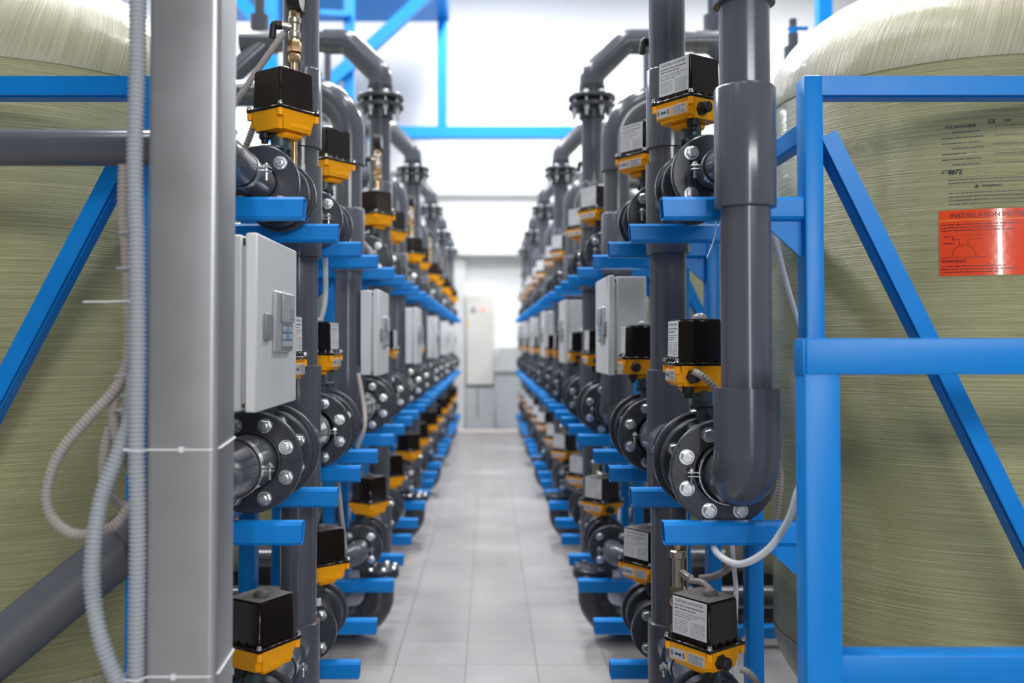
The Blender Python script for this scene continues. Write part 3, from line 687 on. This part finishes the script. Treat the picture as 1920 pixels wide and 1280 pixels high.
def hose(name, label, cat, m, r, pts, pitch=.009, corr=True, group=None, n=14):
    P = bez(pts)
    def fn(mb):
        if corr: corrug(mb, P, r, 0, pitch, n)
        else: mb.tube(resample(P, .012), r, 0, n)
    return solo(name, label, cat, [m], fn, tuple(pts[0]), group, ang=60)
hose('corrugated_conduit', 'short beige conduit from the gland of the nearest middle right actuator', 'conduit', 'beige', .0105, [at(1302,697,2.58), at(1318,706,2.56), at(1345,733,2.56), at(1385,790,2.62), at(1440,830,2.68), at(1462,880,2.70), at(1461,930,2.70), at(1452,985,2.72)])
hose('plastic_tube', 'white plastic tube hanging in a loop below the lower right bracket arm', 'tube', 'tube', .0085, [at(1340,960,2.62), at(1336,1015,2.50), at(1352,1043,2.36), at(1390,1057,2.28), at(1440,1030,2.22), at(1478,975,2.2), at(1496,920,2.2), at(1515,880,2.25)], corr=False)
hose('plastic_tube', 'white plastic tube slanting from the upper right bracket arm down behind the post', 'tube', 'tube', .0075, [at(1440,395,2.66), at(1452,440,2.66), at(1472,520,2.64), at(1492,590,2.60), at(1508,650,2.60), at(1520,760,2.62)], corr=False)
hose('corrugated_conduit', 'grey conduit curving from the brass sampling cock beside the nearest bottom right actuator', 'conduit', 'beige', .0125, [at(1312,1084,3.02), at(1340,1080,3.0), at(1368,1062,3.0), at(1382,1030,3.0), at(1386,985,3.0), at(1388,930,3.02)])
hose('corrugated_conduit', 'grey conduit arching onto the top of the nearest bottom right actuator', 'conduit', 'beige', .0095, [at(1296,1088,2.95), at(1318,1092,2.9), at(1334,1108,2.84), at(1342,1126,2.78), at(1345,1150,2.75)])
hose('corrugated_conduit', 'beige conduit leaving the gland of the nearest bottom right actuator at the frame edge', 'conduit', 'beige', .0105, [at(1390,1254,2.50), at(1402,1260,2.49), at(1416,1276,2.49), at(1424,1300,2.5), at(1428,1340,2.52)])
hose('plastic_tube', 'thin white tube hanging straight down behind the nearest bottom right actuator', 'tube', 'tube', .0075, [at(1372,1010,2.9), at(1376,1060,2.9), at(1380,1110,2.9), at(1378,1180,2.9), at(1378,1290,2.92)], corr=False)
hose('cable_tie', 'loose white tie tail hanging under the second upper arm, right row', 'tie', 'tie', .0018, [at(1342,412,2.62), at(1341,440,2.6), at(1333,465,2.58), at(1325,484,2.56)], corr=False, n=6)
# ------------------------------------------------------------------ foreground, left
def column():
    Y = 1.86
    p0 = at(272, 640, Y); p1 = at(401, 640, Y)
    xa, xb = p0.x, p1.x; yb = Y+.135
    t = thing('steel_column', 'brushed steel square column in the left foreground', 'column', ((xa+xb)/2, (Y+yb)/2, 0)); O = t.location
    part('shaft', t, ['stain'], lambda mb: mb.box((xa,Y,.0),(xb+.008,yb,6.0),0,.016,seg=5), off=O)
    part('base_plate', t, ['stain'], lambda mb: mb.box((xa-.05,Y-.05,0),(xb+.06,yb+.05,.012),0,.003), off=O)
    for i, py in enumerate((843, 1268)):
        z = at(340, py, Y).z
        def fn(mb):
            e = .0018; P = [(xa-.035,Y+.06,z+.004),(xa-.034,Y-.022,z+.002),(xa-.0,Y-.026,z),(xa+.01,Y-e,z),(xb-.006,Y-e,z),(xb+.008+e,Y+.016,z+.002),(xb+.008+e,yb-.01,z+.012),(xb,yb+e,z+.012)]
            mb.tube(fillet(P,.006,3), .0018, 0, 8); q = xa+.075-.012*i; mb.box((q-.005,Y-.008,z-.005),(q+.005,Y-.001,z+.006),0,.001)
        part('cable_tie', t, ['tie'], fn, off=O, label='white nylon tie strapped round the column')
    return xa, xb, Y
xa, xb, YC = column()
hose('corrugated_conduit', 'grey conduit running full height up the edge of the steel column', 'conduit', 'hose', .0172, [at(258,-120,YC-.002), at(258,100,YC-.002), at(253,300,YC-.002), at(257,470,YC-.002), at(258,640,YC-.002), at(256,830,YC-.002), at(258,1000,YC-.002), at(256,1180,YC-.002), at(254,1400,YC-.002)], .0090)
hose('corrugated_conduit', 'grey conduit bowing outwards low beside the steel column', 'conduit', 'hose', .0172, [at(252,700,1.92), at(246,775,1.91), at(222,850,1.89), at(192,930,1.88), at(176,1020,1.86), at(174,1110,1.86), at(190,1200,1.84), at(226,1290,1.84), at(268,1370,1.84)], .0090)
hose('corrugated_conduit', 'beige conduit hanging in a wide loop in front of the left tank', 'conduit', 'beige', .0122, [at(246,620,1.97), at(236,690,1.97), at(212,735,1.97), at(165,785,1.97), at(112,850,1.97), at(89,915,1.97), at(95,965,1.97), at(130,998,1.97), at(175,1000,1.97), at(215,985,1.97), at(240,955,1.97), at(262,930,1.98)], .0090)
hose('corrugated_conduit', 'beige conduit twisting beside the column, inner of the coiled pair', 'conduit', 'beige', .0122, [at(232,310,1.99), at(230,400,1.985), at(236,470,1.985), at(240,560,1.985), at(243,660,1.985), at(232,700,1.99), at(216,745,1.99), at(212,790,1.99), at(222,830,1.99), at(240,870,2.0), at(258,900,2.0)], .0090)
hose('corrugated_conduit', 'beige conduit in a narrow loop close to the column, outer of the coiled pair', 'conduit', 'beige', .0118, [at(248,690,2.03), at(238,760,2.03), at(205,810,2.03), at(194,870,2.03), at(198,915,2.03), at(220,940,2.03), at(245,955,2.03), at(264,970,2.03)], .0090)
hose('cable_tie', 'thin white tie tail sticking out in front of the left tank', 'tie', 'tie', .0018, [at(248,564,1.97), at(210,565,1.95), at(156,566,1.93)], corr=False, n=6)
for i, (px, py, w) in enumerate(((238,435,14),(236,502,16),(230,704,15),(240,740,14),(232,768,18))):
    hose('cable_tie', 'small blue grey tie on the coiled conduits, %s from the top' % ('first','second','third','fourth','fifth')[i], 'tie', 'hose', .0028, [at(px-w,py+1,1.968), at(px,py,1.955), at(px+w,py-1,1.97)], corr=False, n=8, group='ties on the coiled conduits')
def drain():
    t = thing('diagonal_pipe', 'dark grey pipe sloping up to the column in front of the left tank', 'pipe', tuple(at(120,1150,2.25))); O = t.location
    a, b = at(-160,1345,2.12), at(262,1000,2.32); c = at(330, 945, 2.36)
    part('pipe', t, ['pvcdull'], lambda mb: mb.tube([a,b], .064, 0, 36), off=O)
    part('coupling', t, ['pvcdull'], lambda mb: mb.tube([b.lerp(a,.06),c], .074, 0, 36), off=O)
drain()
hose('corrugated_conduit', 'beige conduit slanting down from the nearest left gauge', 'conduit', 'beige', .0115, [at(532,62,3.1), at(505,100,3.08), at(470,150,3.05), at(440,195,3.03), at(400,250,3.03)], .0085)
hose('corrugated_conduit', 'beige conduit rising behind the nearest upper left valve', 'conduit', 'beige', .012, [at(480,225,3.15), at(466,262,3.15), at(452,300,3.15), at(440,340,3.15)], .0085)
hose('plastic_tube', 'white tube behind the second left riser beside the blue post', 'tube', 'tube', .010, [at(610,480,4.0), at(610,560,4.0), at(600,605,4.0), at(588,640,4.0)], corr=False)
hose('plastic_tube', 'beige tube drooping under the second left cabinet', 'tube', 'beige', .009, [at(672,700,4.3), at(682,760,4.25), at(684,800,4.2), at(670,840,4.2)], corr=False)
hose('plastic_tube', 'grey tube hanging behind the lower arms of the left row', 'tube', 'beige', .008, [at(632,880,3.7), at(640,960,3.7), at(648,1030,3.7)], corr=False)
def tag():
    a, b = at(574,1141,3.38), at(602,1126,3.38)
    t = thing('paper_tag', 'small white paper tag tied to the lower left valve', 'tag', tuple(a))
    part('card', t, ['paper'], lambda mb: mb.prism([(0,0),(1,0),(1,.028),(0,.028)], a, (b.x-a.x,0,.012), (0,0,1), (0,.0015,0)), off=tuple(a))
    part('string', t, ['tie'], lambda mb: mb.tube([a+Vector((.002,0,.014)), a+Vector((-.02,.01,.02)), a+Vector((-.035,.02,-.01))], .0015, 0, 6), off=tuple(a))
tag()
def ball():
    p = at(1487, 70, 5.6)
    t = thing('air_valve', 'small grey air valve with blue lever beyond the right tank', 'valve', tuple(p))
    part('body', t, ['pvc'], lambda mb: (mb.cyl((0,0,-.25),(0,0,-.06),.055,0,20), mb.cyl((0,0,-.07),(0,0,.02),.03,0,16), mb.cyl((0,0,.06),(0,0,.11),.022,0,14)))
    part('lever', t, ['blue'], lambda mb: (mb.box((-.03,-.012,.045),(.09,.012,.065),0,.004), mb.cyl((0,0,.0),(0,0,.06),.025,0,14)), label='blue lever')
ball()
# ------------------------------------------------------------------ building shell and far end
YB = 16.5
struct('floor', ['floor'], lambda mb: mb.add([(-7,-9,0),(7,-9,0),(7,YB,0),(-7,YB,0)], [(0,1,2,3)]))
struct('wall_back', ['wall'], lambda mb: mb.box((-7,YB,0),(7,YB+.2,8.2)))
struct('wall_left', ['hallwall'], lambda mb: mb.box((-7.2,-9,0),(-7,YB,8.2)))
struct('wall_right', ['hallwall'], lambda mb: mb.box((7,-9,0),(7.2,YB,8.2)))
struct('ceiling', ['hallwall'], lambda mb: mb.box((-7,-9,8.0),(7,YB,8.2)))
def far():
    Y = YB
    def X(px, y=Y): return (px-VPX)/FPX*y
    def Z(py, y=Y): return at(917, py, y).z
    t = solo('cable_duct', 'long thin grey duct high across the back wall', 'duct', ['wallpanel'], lambda mb: mb.box((X(800),Y-.12,Z(368,Y)),(X(1030),Y,Z(361,Y)),0,.006), (0,Y,Z(365)))
    solo('wall_ledge', 'white boxed ledge across the back wall above the panels', 'ledge', ['wall'], lambda mb: mb.box((-1.3,Y-.35,Z(478,Y-.35)),(1.2,Y,Z(452,Y-.35)),0,.01), (0,Y-.2,Z(478)))
    p = thing('electrical_panel', 'tall beige electrical panel with red lamp on the back wall', 'cabinet', (X(900),Y-.15,Z(720))); O = p.location
    part('body', p, ['beigepanel'], lambda mb: mb.box((X(875),Y-.28,Z(720)),(X(926),Y-.001,Z(552)),0,.012), off=O)
    part('indicator_lamp', p, ['redlamp'], lambda mb: mb.cyl((X(906),Y-.28,Z(580)),(X(906),Y-.31,Z(580)),.024,0,16), off=O, label='lit red lamp')
    part('selector_switch', p, ['panel'], lambda mb: mb.cyl((X(888),Y-.28,Z(581)),(X(888),Y-.31,Z(581)),.03,0,16), off=O)
    part('warning_sticker', p, ['yelline'], lambda mb: mb.box((X(876),Y-.283,Z(613)),(X(880),Y-.279,Z(603))), off=O, label='yellow sticker')
    p = thing('grey_locker', 'grey sheet steel locker standing under the beige panel', 'cabinet', (X(905),Y-.15,.1)); O = p.location
    part('body', p, ['greysheet'], lambda mb: mb.box((X(874),Y-.24,.0),(X(928),Y-.001,Z(724)),0,.01), off=O)
    part('door_gap', p, ['panel'], lambda mb: mb.box((X(894),Y-.243,Z(780)),(X(897),Y-.238,Z(724))), off=O)
    p = thing('grey_door_cabinet', 'grey low cabinet at the far end beside the right row', 'cabinet', (X(952),Y-.15,0)); O = p.location
    part('body', p, ['greysheet'], lambda mb: mb.box((X(929),Y-.3,0),(X(985),Y-.001,Z(696)),0,.01), off=O)
    part('worktop', p, ['wallpanel'], lambda mb: mb.box((X(928),Y-.34,Z(696)),(X(986),Y-.001,Z(690)),0,.005), off=O)
    solo('storage_box', 'white box on top of the far low cabinet', 'box', ['wallpanel'], lambda mb: mb.box((X(932),Y-.3,Z(690)+.002),(X(972),Y-.02,Z(650)),0,.012), (X(952),Y-.15,Z(690)))
    solo('paper_bag', 'small white bag on the floor against the far cabinet', 'bag', ['paper'], lambda mb: mb.box((X(925),Y-.5,0),(X(945),Y-.36,Z(806)),0,.03,seg=3), (X(935),Y-.43,0))
    struct('trim_1', ['wallpanel'], lambda mb: mb.box((X(850),Y-.2,0),(X(873),Y-.0,Z(478)),0,.01))
    struct('trim_2', ['plinth'], lambda mb: mb.box((X(820),Y-.75,0),(X(1010),Y-.52,.06),0,.01))
    # blue steel landing high over the far left
    yl = 14.6
    m = thing('steel_landing', 'blue steel landing with posts and braces high at the far left', 'steel structure', (-2, yl, 0)); O = m.location
    def bar(mb, p, q, w, y, d=.12):
        a = at(*p, y); b = at(*q, y); dd = (b-a); n = Vector((-dd.z,0,dd.x)).normalized()*w/2
        mb.prism([(0,0),(1,0)] and [(-1,0),(1,0),(1,d),(-1,d)], a, n, (0,1,0), dd)
    K = yl/FPX
    part('main_beam', m, ['blue'], lambda mb: mb.box((at(560,0,yl).x,yl,at(917,258,yl).z),(at(1075,0,yl).x,yl+.2,at(917,236,yl).z),0,.01), off=O)
    part('post', m, ['blue'], lambda mb: mb.box((at(820,0,yl).x,yl,at(917,238,yl).z),(at(838,0,yl).x,yl+.15,at(917,30,yl).z),0,.01), off=O)
    part('deck', m, ['blue'], lambda mb: mb.box((at(380,0,yl).x,11.6,at(917,33,yl).z),(at(842,0,yl).x,yl+.2,at(917,33,yl).z+.5),0,.01), off=O)
    part('tall_post', m, ['blue'], lambda mb: mb.box((at(644,0,11.4).x,11.4,0),(at(664,0,11.4).x,11.5,7.95),0,.01), off=O)
    part('brace', m, ['blue'], lambda mb: bar(mb,(705,75),(830,-40),.15,11.3), off=O); part('brace', m, ['blue'], lambda mb: bar(mb,(590,175),(705,75),.15,11.3), off=O)
    part('brace', m, ['blue'], lambda mb: bar(mb,(425,-30),(500,60),.15,11.3), off=O); part('tread', m, ['blue'], lambda mb: bar(mb,(600,22),(655,25),.06,11.3), off=O)
    part('side_post', m, ['blue'], lambda mb: mb.box((at(488,0,11.4).x,11.4,0),(at(520,0,11.4).x,11.5,7.95),0,.01), off=O)
    solo('blue_steel_post', 'blue steel post behind the nearest right tank', 'post', ['blue'], lambda mb: mb.box((at(1534,0,9.2).x,9.2,0),(at(1562,0,9.2).x,9.32,8.0),0,.01), (at(1548,0,9.2).x,9.26,0))
    q = at(976, 598, 15.0)
    solo('status_lamp', 'tiny green lamp at the far end of the right row', 'lamp', ['greenlamp'], lambda mb: mb.sph(tuple(at(978,598,14.3)),.02,0,8), tuple(at(978,598,14.3)))
far()
# ------------------------------------------------------------------ light
def area(name, loc, sx, sy, e, rot=(0,0,0), col=(1,1,1)):
    l = bpy.data.lights.new(name, 'AREA'); l.shape = 'RECTANGLE'; l.size = sx; l.size_y = sy; l.energy = e; l.color = col
    o = bpy.data.objects.new(name, l); C.objects.link(o); o.location = loc; o.rotation_euler = rot; return o
for y, e in ((0.0, 42), (4.5, 118), (8.5, 170), (12.5, 340)):
    for x, k in ((-2.8, 1.3), (0, 1.0), (2.8, .9)):
        area('ceiling_lamp', (x*(1.7 if y > 10 else 1), y, 7.9), .5, 2.4, e*k)
area('front_fill', (2.3, -3.6, 3.7), 3.2, .8, 115, (math.radians(80), 0, math.radians(12)))  # unseen fill light added behind the camera to brighten the front faces
area('window_light', (.95, -7.5, 2.7), .42, 4.6, 125, (PI/2, 0, 0))
w = bpy.data.worlds.new('world'); bpy.context.scene.world = w; w.use_nodes = True
bg = w.node_tree.nodes['Background']; bg.inputs[0].default_value = (.93, .96, 1, 1); bg.inputs[1].default_value = .04
sc = bpy.context.scene
sc.view_settings.view_transform = 'Standard'; sc.view_settings.look = 'None'; sc.view_settings.gamma = 1; sc.view_settings.exposure = .58
try: sc.cycles.max_bounces = 8; sc.cycles.use_denoising = True; sc.cycles.sample_clamp_indirect = 8
except Exception: pass
